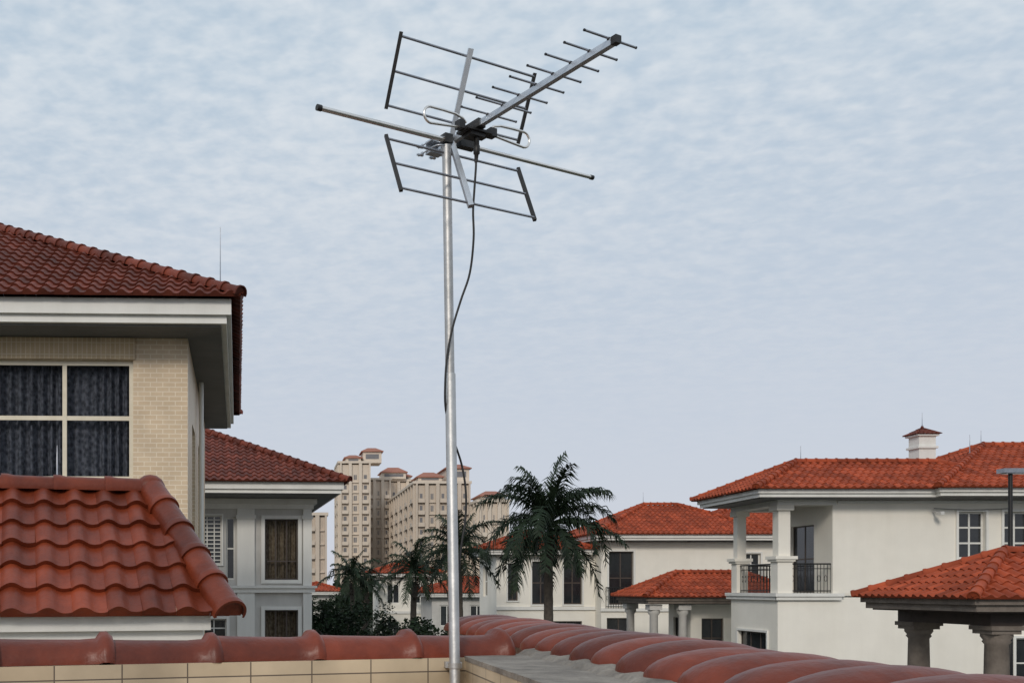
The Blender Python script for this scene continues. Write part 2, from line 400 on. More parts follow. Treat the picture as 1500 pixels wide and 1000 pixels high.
# ================================================================== GROUND
def sheet(name, x0,x1,y0,y1,z,mat,label):
    mb=MB(); n=8
    for i in range(n):
        for j in range(n):
            xa=x0+(x1-x0)*i/n; xb=x0+(x1-x0)*(i+1)/n; ya=y0+(y1-y0)*j/n; yb=y0+(y1-y0)*(j+1)/n
            mb.add([(xa,ya,z),(xb,ya,z),(xb,yb,z),(xa,yb,z)],[(0,1,2,3)])
    me=bpy.data.meshes.new(name); me.from_pydata(mb.v,[],mb.f); me.materials.append(M[mat])
    ob=bpy.data.objects.new(name,me); COL.objects.link(ob); ob.location=(0,0,H)
    ob['kind']='structure'; ob['label']=label
sheet('ground',-3000,3000,-500,4000,-9.0,'ground','dark lawn and soil ground between the houses')
sheet('road',-60,90,25.5,30.0,-8.996,'asphalt','narrow grey asphalt road between the villas')

# ================================================================== OWN TERRACE (parapet, caps)
K = (1.02, 4.62, -9)
own = Thing('house','villa roof terrace with cream tiled parapet and brown cap tiles','house',K,yaw=16,origin=(0,0,-9))
zc = -0.303; TW=-16
mb = MB()
mb.box(-7,0.0,-9.0,0.09,-9,-1.5,0)
own.part('wall', mb, ['cream'], label='cream house wall below the terrace')
mb = MB(); mb.box(-6.9,0.0,-8.9,-0.125,-1.498,-1.47,0)
own.part('terrace_floor', mb, ['floor'])
mb = MB(); mb.box(-7,-0.10,-0.12,0.098,-1.47,zc,0)
par = own.part('parapet', mb, ['copingtile'], label='cream tiled parapet wall along the terrace front')
# side parapet: turned so that it runs straight towards the viewer
XI=-0.185; XB=0.135
mb = MB(); mb.box(XI,XB+0.52,-7.5,-0.02,-1.47,zc-0.014,0)
own.part('parapet', mb, ['copingtile'], label='cream tiled parapet wall with weathered concrete top', turn=TW)
mb = MB(); mb.box(XB+0.10,XB+0.56,-7.4,2.4,-9,zc-0.02,0)
own.part('wall', mb, ['cream'], turn=TW)
mb = MB()
for i in range(14):
    mb.box(XI-0.003,XB+0.08,-0.015-0.52*(i+1)+0.004,-0.015-0.52*i,zc-0.0135,zc+0.006+0.0012*(i%3),0)
R=random.Random(5)
n=100; vs=[];fs=[]
for i in range(n+1):
    y=0.0-5.6*i/n; a=0.030+0.03*R.random(); h=0.016+0.014*R.random()
    vs += [(XB-a,y,zc+0.006),(XB-a*0.45,y,zc+0.006+h*0.7),(XB+0.04,y,zc+0.006+h)]
for i in range(n):
    for k in range(2): fs.append((i*3+k,i*3+k+1,(i+1)*3+k+1,(i+1)*3+k))
mb.add(vs,fs,0,True)
own.part('concrete_top', mb, ['concrete'], label='weathered concrete ledge with rough mortar fillet', turn=TW)
mb = MB()
L=0.44
for i in range(16):
    x1=0.02-L*i; x0=x1-L; n=14
    secs=[(x1,0.096,0.002),(x1-0.022,0.110,0.008),(x1-0.046,0.107,0.008),(x1-0.064,0.090,0),(x1-0.13,0.087,-0.001),(x0+0.10,0.090,0.0),(x0-0.02,0.094,0.0)]
    vs=[];jz=RN.uniform(-0.005,0.005);jy=RN.uniform(-0.006,0.006);sl_=RN.uniform(-0.01,0.01)
    for x,r,dz in secs:
        for j in range(n+1):
            an=-0.05+(math.pi+0.1)*j/n
            vs.append((x, jy+math.cos(an)*r*1.2, zc+0.002+dz+jz+sl_*(x-x1)+math.sin(an)*r*1.03))
    fs=[(q*(n+1)+j,q*(n+1)+j+1,(q+1)*(n+1)+j+1,(q+1)*(n+1)+j) for q in range(len(secs)-1) for j in range(n)]
    mb.add(vs,fs,0,True,RN.random()); mb.add(vs[:n+1],[tuple(range(n,-1,-1))],0,False,0.3)
own.part('cap_tiles', mb, ['tile_cap'], parent=par, label='brown glazed ridge tiles with raised collars')
# domed tiles laid across the side wall, each riding over the next
mb = MB()
sp=0.270; HC=0.122; WR=0.27
for i in range(-9,20):
    yc=-0.10-sp*i; n=20; m_=16
    jz=RN.uniform(-0.006,0.006); jy=RN.uniform(-0.010,0.010); sk=RN.uniform(-0.04,0.04); hw=sp*0.535
    vs=[]
    for q in range(m_+1):
        f=q/m_; th_=math.pi*(0.015+0.97*f)
        x=XB+WR*(1-math.cos(th_)); env=math.sin(th_)**0.72
        for j in range(n+1):
            an=math.pi*j/n; cy=math.cos(an); hb=math.sin(an)**0.9
            z=env*(0.004+(HC-0.004)*hb) - 0.012*cy*env - (0.03 if j in (0,n) else 0)
            y=yc+jy+sk*(x-XB)+cy*hw*(0.80+0.20*env)
            vs.append((x+0.05*abs(cy)**2*(1-2*f), y, zc+0.002+jz*env+z))
    fs=[(q*(n+1)+j,(q+1)*(n+1)+j,(q+1)*(n+1)+j+1,q*(n+1)+j+1) for q in range(m_) for j in range(n)]
    t=RN.random(); mb.add(vs,fs,0,True,t)
    mb.add(vs[:n+1],[tuple(range(n+1))],0,False,t*0.4)
own.part('cap_tiles', mb, ['tile_cap'], label='row of domed overlapping brown cap tiles', turn=TW)

# ================================================================== NEAR TILED ANNEX
C=(-0.275,6.45,-9)
ann = Thing('tiled_annex','small annex with glossy brown barrel tile roof beside the terrace','building',C,yaw=14,origin=(0,0,-9))
ze=-0.17; zr=0.70
mb=MB()
a=(-5,0,ze); b=(0,0,ze); c=(-0.36,1.10,zr); d=(-5,1.10,zr)
slope(mb,a,b,c,d,0.212,0.235,0.036,12,0.030,0.9)
slope(mb,b,(0,2.3,ze),(-0.36,1.15,zr),(-0.36,1.10,zr),0.212,0.235,0.036,10,0.03,1.0)
slope(mb,(0,2.3,ze),(-5,2.3,ze),d,c,0.212,0.235,0.036,8,0.03)
rf=ann.part('roof',mb,['tile_near'])
mb=MB()
caps(mb,(0.0,-0.03,ze+0.0),(-0.36,1.10,zr+0.02),0.098,0.29,16,1.1,1.14)
caps(mb,(0,2.3,ze+0.02),(-0.36,1.10,zr+0.02),0.092,0.3,12)
caps(mb,(-5,1.10,zr+0.01),(-0.33,1.10,zr+0.01),0.078,0.36,14,1.1,1.16)
mb.sphere((-0.36,1.10,zr+0.02),0.110,0,14,0.9)
ann.part('ridge_cap',mb,['tile_near'],parent=rf)
mb=MB()
mb.box(-5,-0.10,0.10,2.2,ze-0.10,ze-0.01,0); mb.box(-5,-0.14,0.16,2.14,ze-0.2,ze-0.102,0)
ann.part('eave',mb,['white'],parent=rf)
mb=MB(); mb.box(-5,-0.35,0.4,2.0,-9,ze-0.202,0); ann.part('wall',mb,['cream'])

# ================================================================== LEFT BIG HOUSE (beige tile)
base=(-1.375,16.5,-9)
h1=Thing('house','large beige tiled house with dark red hip roof','house',base,yaw=2)
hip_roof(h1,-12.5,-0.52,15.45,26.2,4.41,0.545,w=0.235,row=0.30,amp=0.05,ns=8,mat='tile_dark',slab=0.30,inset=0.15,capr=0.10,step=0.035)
mb=MB()
W0=(-11.5,16.5); W1=(-1.375,16.5)
op1=(11.5-5.58,11.5-2.25,1.72,3.65)
wall(mb,W0,W1,-9,4.06,0.25,[op1])
hs=[(1.6,2.9,0.3,2.9),(4.4,5.6,0.3,2.9)]
wall(mb,(-1.375,16.5),(-1.375,25.2),-9,4.06,0.25,hs)
wall(mb,(-1.375,25.2),(-11.5,25.2),-9,4.06,0.25); wall(mb,(-11.5,25.2),(-11.5,16.5),-9,4.06,0.25)
h1.part('wall',mb,['beigetile'])
mb=MB(); mb.box(-11.4,-2.22,16.46,16.497,3.66,4.0,0); h1.part('lintel_band',mb,['beigesoldier'])
window(h1,W0,W1,op1,3,2,0.07,0.08,('champagne','clear'),curtain='lace',trans=2.73)
for o in hs: window(h1,(-1.375,16.5),(-1.375,25.2),o,2,2,0.06,0.06,('champagne','glass'))
mb=MB(); mb.tube([(-1.28,20.0,4.0),(-1.28,20.0,-9)],0.045,8); h1.part('downpipe',mb,['white'])

# ================================================================== SECOND LEFT HOUSE (pale stone)
base=(1.2,33.0,-9)
h2=Thing('house','pale stucco villa with red hip roof and curtained windows','house',base,yaw=4)
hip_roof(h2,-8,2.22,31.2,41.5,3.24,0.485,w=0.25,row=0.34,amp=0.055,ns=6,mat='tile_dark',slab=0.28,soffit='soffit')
F0=(-7,33.0);F1=(1.2,33.0)
def U(x): return x+7
ops=[(U(-2.35),U(-1.66),0.75,2.30),(U(-1.52),U(-1.22),0.25,2.25),(U(-0.27),U(0.80),0.25,2.20),(U(-0.27),U(0.80),-1.9,-0.72),(U(-2.3),U(-1.5),-2.2,-1.0)]
mb=MB(); wall(mb,F0,F1,-9,2.9,0.3,ops)
so=[(1.5,2.6,0.4,2.2),(4.5,5.6,0.4,2.2)]
wall(mb,F1,(1.2,40.5),-9,2.9,0.3,so)
wall(mb,(1.2,40.5),(-7,40.5),-9,2.9,0.3); wall(mb,(-7,40.5),F0,-9,2.9,0.3)
h2.part('wall',mb,['stone'])
mb=MB()
for za,zb,pr in ((-0.16,-0.02,0.14),(-0.018,0.06,0.2),(2.52,2.678,0.10),(2.68,2.84,0.2)):
    mb.box(-7,1.2+pr,33-pr,32.997,za,zb,0); mb.box(1.203,1.2+pr,32.998,40.5,za,zb,0)
h2.part('cornice',mb,['white'])
for xa,xb in ((-1.16,-0.60),(0.96,1.24)):
    mb=MB()
    mb.box(xa,xb,32.90,32.996,-9,-0.165,0); mb.box(xa,xb,32.92,32.996,0.063,2.517,0)
    mb.box(xa-0.04,xb+0.04,32.88,32.918,2.2,2.32,0)
    h2.part('pilaster',mb,['white'])
window(h2,F0,F1,ops[0],3,12,0.035,0.05,('frame','glass'),surround=0.06)
window(h2,F0,F1,ops[1],1,2,0.05,0.08,('frame','glass'))
window(h2,F0,F1,ops[2],3,2,0.045,0.10,('brownframe','clear'),surround=0.12,curtain='drape',trans=0.85,fold=(0.15,0.075))
window(h2,F0,F1,ops[3],3,1,0.045,0.10,('brownframe','clear'),surround=0.12,curtain='drape',fold=(0.15,0.075))
window(h2,F0,F1,ops[4],2,4,0.04,0.08,('frame','glass'),surround=0.1)
for s_ in so: window(h2,F1,(1.2,40.5),s_,2,2,0.05,0.12,('frame','glass'),surround=0.12)

# ================================================================== RIGHT CREAM VILLA
base=(17,34.5,-9)
h3=Thing('house','cream stucco villa with terracotta hip roof and corner balcony','house',base)
hip_roof(h3,15.8,26.0,33.5,38.7,3.25,0.44,w=0.26,row=0.34,amp=0.06,ns=6,slab=0.2,label='terracotta hip roof over the balcony wing')
hip_roof(h3,21.6,44,33.25,42.6,3.27,0.42,w=0.26,row=0.34,amp=0.06,ns=6,slab=0.2,label='higher terracotta hip roof over the main block')
A0=(18.85,34.5);A1=(43,34.5)
def U3(x): return x-18.85
wops=[(U3(23.07),U3(23.99),0.97,2.55),(U3(24.6),U3(25.5),0.97,2.55),(U3(28),U3(29.2),0.9,2.55)]
mb=MB()
wall(mb,A0,A1,-0.19,3.0,0.25,wops,ends=(True,False))
wall(mb,(18.853,38.0),(18.853,34.75),-0.19,3.0,0.25,[(0.7,2.3,-0.18,2.2)])
for z0_,z1_ in ((-0.19,3.0),(-9,-0.33)):
    wall(mb,(43,34.5),(43,41.5),z0_,z1_,0.25); wall(mb,(43,41.5),(22.6,41.5),z0_,z1_,0.25); wall(mb,(22.6,41.5),(22.6,38.0),z0_,z1_,0.25)
wall(mb,(22.6,38.0),(18.853,38.0),-0.19,3.0,0.25)
wall(mb,(22.6,38.0),(17,38.0),-9,-0.33,0.25)
wall(mb,(17.0,34.5),(43,34.5),-9,-0.33,0.25,[(8,9.2,-3.4,-1.7)])
wall(mb,(17.0,38.0),(17.0,34.5),-9,-0.33,0.25,[(0.6,2.8,-3.3,-1.55)])
h3.part('wall',mb,['cream'])
mb=MB()
mb.box(16.95,19.0,34.45,38.1,-0.328,-0.192,0)
mb.box(16.85,16.947,34.35,38.2,-0.30,-0.19,0); mb.box(16.85,19.15,34.32,34.348,-0.30,-0.19,0)
mb.box(16.90,16.948,34.4,38.2,-0.42,-0.303,0); mb.box(16.9,19.1,34.38,34.449,-0.42,-0.303,0)
h3.part('balcony_floor',mb,['white'])
mb=MB()
mb.box(19.0,43,34.44,34.497,2.83,2.92,0); mb.box(16.98,18.95,34.46,34.96,2.78,3.0,0); mb.box(16.98,17.45,34.97,38.0,2.78,3.0,0); mb.box(17.46,18.84,37.55,38.0,2.78,3.0,0)
h3.part('cornice',mb,['white'])
for (xa,xb,ya,yb) in ((17.0,17.5,34.5,35.0),(17.0,17.42,37.55,37.98)):
    mb=MB()
    mb.box(xa,xb,ya,yb,-0.188,0.878,0); mb.box(xa-0.12,xb+0.12,ya-0.12,yb+0.12,0.952,1.06,0); mb.box(xa-0.07,xb+0.07,ya-0.07,yb+0.07,0.88,0.95,0)
    mb.box(xa+0.05,xb-0.05,ya+0.05,yb-0.05,1.062,2.60,0); mb.box(xa-0.04,xb+0.04,ya-0.04,yb+0.04,2.602,2.778,0)
    h3.part('column',mb,['cream'])
railing(h3,(17.12,35.0),(17.12,37.5),-0.19,0.80)
railing(h3,(17.5,34.62),(18.85,34.62),-0.19,0.80)
railing(h3,(17.45,37.9),(18.85,37.9),-0.19,0.80)
for o in wops: window(h3,A0,A1,o,2,3,0.06,0.12,('frame','glass'),surround=0.08,sill=0.12)
window(h3,(18.853,38.0),(18.853,34.75),(0.7,2.3,-0.18,2.2),2,2,0.05,0.1,('brownframe','glass'),name='balcony_door')
window(h3,(17.0,38.0),(17.0,34.5),(0.6,2.8,-3.3,-1.55),3,1,0.05,0.1,('brownframe','glass'),surround=0.08)
window(h3,(17.0,34.5),(43,34.5),(8,9.2,-3.4,-1.7),2,2,0.05,0.1,('frame','glass'),surround=0.08)
mb=MB()
mb.box(23.12,23.72,36.65,37.25,4.2,5.42,0); mb.box(23.06,23.78,36.59,37.31,4.98,5.06,0)
mb.box(23.04,23.80,36.57,37.33,5.422,5.49,0)
ch=h3.part('chimney',mb,['white'])
mb=MB(); zt=5.76
for q in (((22.98,36.5),(23.86,36.5)),((23.86,36.5),(23.86,37.4)),((23.86,37.4),(22.98,37.4)),((22.98,37.4),(22.98,36.5))):
    slope(mb,(q[0][0],q[0][1],5.495),(q[1][0],q[1][1],5.495),(23.42,36.95,zt),(23.42,36.95,zt),0.15,0.18,0.02,4,0.015)
mb.sphere((23.42,36.95,zt+0.01),0.055,0,8)
h3.part('chimney_cap',mb,['tile_dark'],parent=ch)
mb=MB(); mb.tube([(22.2,34.42,2.55),(22.2,34.2,2.50),(22.2,34.05,2.47)],0.03,8); mb.box(22.14,22.26,33.95,34.2,2.42,2.52,0); h3.part('security_camera',mb,['acwhite'])
mb=MB(); pts=[(22.2+2.6*i/12,34.40,2.66-0.05*math.sin(math.pi*i/12)) for i in range(13)]; mb.tube(pts,0.010,5); h3.part('wall_cable',mb,['iron'])

# ================================================================== PAVILION
base=(16,19.4,-9)
pv=Thing('pavilion','open pavilion with terracotta roof on round stone columns','pavilion',base)
hip_roof(pv,12.0,20,17.55,21.2,-0.19,0.47,w=0.22,row=0.28,amp=0.045,ns=8,slab=0.16,inset=0.1,capr=0.09,trim='colstone',soffit='darkbeam',mould=True)
mb=MB()
mb.box(12.72,19.3,18.15,18.6,-0.68,-0.455,0); mb.box(12.72,19.3,20.4,20.85,-0.68,-0.455,0)
mb.box(12.72,13.2,18.603,20.397,-0.68,-0.455,0); mb.box(18.8,19.3,18.603,20.397,-0.68,-0.455,0)
pv.part('beam',mb,['darkbeam'])
for cx,cy in ((13.0,18.4),(13.0,20.62),(19.0,18.4),(19.0,20.62)):
    mb=MB()
    mb.box(cx-0.30,cx+0.30,cy-0.30,cy+0.30,-0.76,-0.682,0)
    mb.box(cx-0.26,cx+0.26,cy-0.26,cy+0.26,-0.83,-0.762,0)
    mb.tube([(cx,cy,-0.832),(cx,cy,-0.88),(cx,cy,-0.94),(cx,cy,-0.97),(cx,cy,-1.02),(cx,cy,-2.0),(cx,cy,-3.0)],[0.25,0.25,0.205,0.225,0.185,0.205,0.22],20)
    mb.box(cx-0.3,cx+0.3,cy-0.3,cy+0.3,-3.15,-3.002,0)
    pv.part('column',mb,['colstone'])
mb=MB(); mb.box(12.4,19.7,17.9,21.1,-9,-3.152,0); pv.part('podium',mb,['cream'])

# ================================================================== STREET LAMP
sl=Thing('street_lamp','slim dark grey post with flat horizontal arm','street lamp',(17.28,24,-9))
mb=MB(); mb.tube([(17.28,24,-9),(17.28,24,-8.6),(17.28,24,-8.5),(17.28,24,2.66)],[0.13,0.13,0.07,0.045],10)
sl.part('post',mb,['iron'])
mb=MB(); mb.box(17.05,18.6,23.86,24.14,2.68,2.78,0); mb.box(17.12,18.5,23.9,24.1,2.661,2.679,0); sl.part('lamp_head',mb,['rodm'])

# ================================================================== MIDDLE HOUSES
base=(20,54,-9)
h4=Thing('house','white villa with terracotta roofs behind the palm','house',base)
hip_roof(h4,16.6,26.5,53,61,2.78,0.45,w=0.27,row=0.36,amp=0.07,ns=4,slab=0.25,label='terracotta hip roof of the main block')
hip_roof(h4,21.5,36.0,53.25,60.4,2.72,0.45,w=0.27,row=0.36,amp=0.07,ns=4,slab=0.22,label='terracotta roof continuing over the rear wing')
hip_roof(h4,11.2,17.2,54.2,60,2.05,0.36,w=0.27,row=0.36,amp=0.07,ns=4,slab=0.22,label='lower terracotta roof of the side wing')
mb=MB()
B0=(17.3,54);B1=(35.2,54)
o4=[(0.4,1.7,-0.9,1.9),(7.5,8.4,0.6,1.8),(11.6,12.6,0.5,1.8),(0.3,1.6,-2.6,-1.6)]
wall(mb,B0,B1,-9,2.45,0.25,o4)
wall(mb,B1,(35.2,60),-9,2.45,0.25); wall(mb,(35.2,60),(17.3,60),-9,2.45,0.25)
ow=[(1.5,2.7,0.2,1.7)]
wall(mb,(17.3,60),B0,-9,2.45,0.25,ow)
D0=(12.0,55);D1=(17.297,55)
o5=[(0.6,1.15,-0.7,1.3),(1.9,2.9,-0.9,1.4),(3.6,4.6,-0.9,1.4),(0.6,4.6,-3.4,-1.8)]
wall(mb,D0,D1,-9,1.8,0.25,o5)
o6=[(1.0,2.2,-0.5,1.2)]
wall(mb,(12.0,59.5),D0,-9,1.8,0.25,o6); wall(mb,(17.29,59.5),(12.0,59.5),-9,1.8,0.25)
h4.part('wall',mb,['cream'])
mb=MB(); mb.box(11.92,17.29,54.9,54.997,-1.2,-1.02,0); mb.box(17.25,35.2,53.9,53.997,-1.25,-1.08,0); mb.box(17.2,35.2,53.9,53.997,2.26,2.38,0); h4.part('cornice',mb,['white'])
window(h4,B0,B1,o4[0],2,2,0.06,0.12,('brownframe','glass'),surround=0.1)
window(h4,B0,B1,o4[1],2,2,0.06,0.12,surround=0.1)
window(h4,B0,B1,o4[2],2,2,0.06,0.12,surround=0.1)
window(h4,B0,B1,o4[3],2,1,0.06,0.12,('brownframe','glass'))
for o in o5[:3]: window(h4,D0,D1,o,2,2,0.06,0.12,('brownframe','glass'),surround=0.08)
window(h4,D0,D1,o5[3],5,1,0.06,0.12,('brownframe','glass'))
window(h4,(17.3,60),B0,ow[0],2,2,0.06,0.12); window(h4,(12.0,59.5),D0,o6[0],2,2,0.06,0.12)
railing(h4,(17.5,53.85),(19.1,53.85),-1.08,0.0,0.13,0.014)

h6=Thing('porch_building','low entrance porch with terracotta roof and columns','building',(18,47,-9))
hip_roof(h6,16.45,24,45.3,49.7,-0.42,0.50,w=0.26,row=0.34,amp=0.065,ns=5,slab=0.22,trim='colstone',soffit='darkbeam')
mb=MB(); wall(mb,(19.0,46.6),(23.5,46.6),-9,-0.72,0.25,[(0.5,1.5,-3.2,-1.4)]); wall(mb,(19.0,49.2),(19.0,46.6),-9,-0.72,0.25,[(0.6,1.8,-3.2,-1.4)]); wall(mb,(23.5,46.6),(23.5,49.2),-9,-0.72,.25); wall(mb,(23.5,49.2),(19.0,49.2),-9,-0.72,.25)
h6.part('wall',mb,['cream'])
window(h6,(19.0,46.6),(23.5,46.6),(0.5,1.5,-3.2,-1.4),2,2,0.06,0.1,('brownframe','glass')); window(h6,(19.0,49.2),(19.0,46.6),(0.6,1.8,-3.2,-1.4),2,2,0.06,0.1,('brownframe','glass'))
for cx,cy in ((17.1,46.0),(18.4,46.0),(17.1,49.0)):
    mb=MB(); mb.box(cx-0.28,cx+0.28,cy-0.28,cy+0.28,-1.0,-0.76,0); mb.tube([(cx,cy,-1.002),(cx,cy,-1.15),(cx,cy,-1.25),(cx,cy,-9)],[0.26,0.26,0.18,0.22],12); h6.part('column',mb,['stone'])

def far_house(x0,x1,y0,y1,ze,tan,label,mat='cream'):
    h=Thing('house',label,'house',((x0+x1)/2,y0,-9))
    hip_roof(h,x0,x1,y0,y1,ze,tan,w=0.3,row=0.42,amp=0.08,ns=4,slab=0.25)
    a=(x0+0.8,y0+0.8); b=(x1-0.8,y0+0.8); L=b[0]-a[0]; k=max(2,int(L/2.0)); mb=MB(); ops=[]
    for i in range(k):
        c=L*(i+0.5)/k; ops.append((c-0.5,c+0.5,ze-2.4,ze-0.9)); ops.append((c-0.5,c+0.5,ze-5.4,ze-3.8))
    wall(mb,a,b,-9,ze-0.27,0.2,ops); wall(mb,b,(b[0],y1-0.8),-9,ze-0.27,0.2); wall(mb,(b[0],y1-0.8),(a[0],y1-0.8),-9,ze-0.27,0.2); wall(mb,(a[0],y1-0.8),a,-9,ze-0.27,0.2)
    h.part('wall',mb,[mat])
    mb=MB(); mb.box(a[0],b[0],a[1]-0.1,a[1]-0.003,ze-3.2,ze-3.0,0); h.part('cornice',mb,['white'])
    for o in ops: window(h,a,b,o,2,1,0.07,0.08,('frame','glass'))
far_house(7.6,13.5,80,87,1.15,0.32,'small far villa with orange-red roof')
far_house(10.5,18.5,72,79,-0.35,0.3,'low white far house with terracotta roof','stone')
far_house(1.5,6.2,88,95,-0.3,0.3,'low pale far house partly behind trees','stone')

# ================================================================== TOWERS
GT='apartment towers beyond the villas'
def tower(label,x0,x1,y0,y1,zt,colsF,colsS,mat,fl=3.05,capinfo=()):
    t=Thing('apartment_tower',label,'apartment building',(x0,y0,-9),group=GT)
    mb=MB(); mb.box(x0,x1,y0,y1,-9,zt,0)
    wF=(x1-x0)/colsF; wS=(y1-y0)/colsS
    for i in range(colsF+1):
        x=x0+wF*i; mb.box(max(x0,x-0.45)+0.001,min(x1,x+0.45)-0.001,y0-0.7,y0-0.002,-9,zt+0.3,0)
    for i in range(colsS+1):
        y=y0+wS*i; mb.box(x0-0.7,x0-0.002,max(y0,y-0.4),min(y1,y+0.4),-9,zt+0.3,0)
    n=int((zt+9)/fl)
    t.part('wall',mb,[mat])
    mb=MB(); mb.box(x0-0.75,x1+0.3,y0-0.75,y1+0.3,zt+0.302,zt+0.95,0); t.part('cornice',mb,['tower'])
    for (a,b,c,d,h) in capinfo:
        mb=MB(); mb.box(a,b,c,d,zt+0.952,zt+1.0+h,0); mb.box(a+0.8,b-0.8,c-0.06,c-0.004,zt+1.0+h*0.35,zt+1.0+h*0.8,1)
        blk=t.part('rooftop_block',mb,['tower','towerglass'])
        mb=MB(); e=0.55; z0=zt+1.0+h+0.002; z1=z0+min(b-a,d-c)*0.22; cx=(a+b)/2; cy=(c+d)/2
        vs=[(a-e,c-e,z0),(b+e,c-e,z0),(b+e,d+e,z0),(a-e,d+e,z0),(a-e,c-e,z0+0.25),(b+e,c-e,z0+0.25),(b+e,d+e,z0+0.25),(a-e,d+e,z0+0.25)]
        mx=(b-a)*0.22; my=(d-c)*0.22
        vs+=[(cx-mx,cy-my,z1+0.25),(cx+mx,cy-my,z1+0.25),(cx+mx,cy+my,z1+0.25),(cx-mx,cy+my,z1+0.25)]
        fs=[(0,3,2,1),(0,1,5,4),(1,2,6,5),(2,3,7,6),(3,0,4,7),(4,5,9,8),(5,6,10,9),(6,7,11,10),(7,4,8,11),(8,9,10,11)]
        mb.add(vs,fs,0); t.part('roof',mb,['towerroof'],parent=blk)
    def wm(face,kind):
        w=MB()
        hw=(wF if face=='F' else wS)*0.5-1.05
        zb=0.9 if kind else 0.35
        if face=='F':
            w.box(-hw,hw,-0.06,-0.004,zb,2.3,1)
            if kind: w.box(-0.05,0.05,-0.09,-0.062,zb,2.3,0)
            w.box(-hw-0.5,hw+0.5,-0.95 if not kind else -0.4,-0.004,0.0,0.2,0)
            if not kind: w.box(-hw-0.5,hw+0.5,-0.95,-0.85,0.202,1.05,0)
        else:
            w.box(-0.06,-0.004,-hw,hw,zb,2.3,1)
            w.box(-0.9 if not kind else -0.4,-0.004,-hw-0.5,hw+0.5,0.0,0.2,0)
            if not kind: w.box(-0.9,-0.8,-hw-0.5,hw+0.5,0.202,1.05,0)
        return w
    protos={(f,k):wm(f,k) for f in 'FS' for k in (0,1)}
    meshes={}
    for kk,w in protos.items():
        me=bpy.data.meshes.new('window'); me.from_pydata(w.v,[],w.f); me.polygons.foreach_set('material_index',w.m)
        me.materials.append(M[mat]); me.materials.append(M['towerglass']); meshes[kk]=me
    rest=MB(); cnt=0; places=[]
    for f in range(n-1,-1,-1):
        z=-9+f*fl
        for i in range(colsF): places.append(('F',i%2,x0+wF*(i+0.5),y0,z))
        for i in range(colsS): places.append(('S',i%2,x0,y0+wS*(i+0.5),z))
    places.sort(key=lambda p:(p[4]<-3, p[3]))
    for fc,kd,x,y,z in places:
        if cnt<100:
            ob=bpy.data.objects.new('window' if kd else 'balcony',meshes[(fc,kd)]); COL.objects.link(ob); ob.parent=t.o
            ob.location=(x-x0,y-y0,z+9); cnt+=1
        else:
            p=protos[(fc,kd)]
            o=len(rest.v); rest.v.extend([(a+x,b+y,c+z) for a,b,c in p.v]); rest.f.extend([tuple(i+o for i in q) for q in p.f]); rest.m.extend(p.m); rest.s.extend(p.s); rest.t.extend(p.t)
    if rest.v: t.part('window',rest,[mat,'towerglass'],kind='stuff')
    return t
tower('tall cream apartment tower with small hipped rooftop block',19.6,28.5,300,316,36.0,3,4,'tower',capinfo=[(21.5,26.0,303,312,1.2),(26.7,32.2,304,312,3.2)])
tower('cream apartment tower with brown hipped crown',28.9,36.5,318,334,33.0,3,4,'tower',capinfo=[(34.0,41.5,320,328,1.8)])
tower('tower block slightly lower with flat crown',36.6,45.0,322,334,33.0,3,3,'tower',capinfo=[(38.5,43.5,324,332,1.0)])
tower('long stepped apartment slab with red hipped roofs',36.2,50.0,260,400,26.0,5,26,'tower2',capinfo=[(37.0,43,261,270,1.0),(44.2,50.0,261,273,3.2),(38,44,290,302,1.2),(38,44,335,347,1.2)])
tower('lower cream apartment block with red roof',50.3,57.5,250,262,20.5,3,3,'tower',capinfo=[(51,56.8,250.8,261,0.8)])
tower('slim dark grey apartment block far away',7.6,11.8,225,240,15.5,2,4,'tower2')

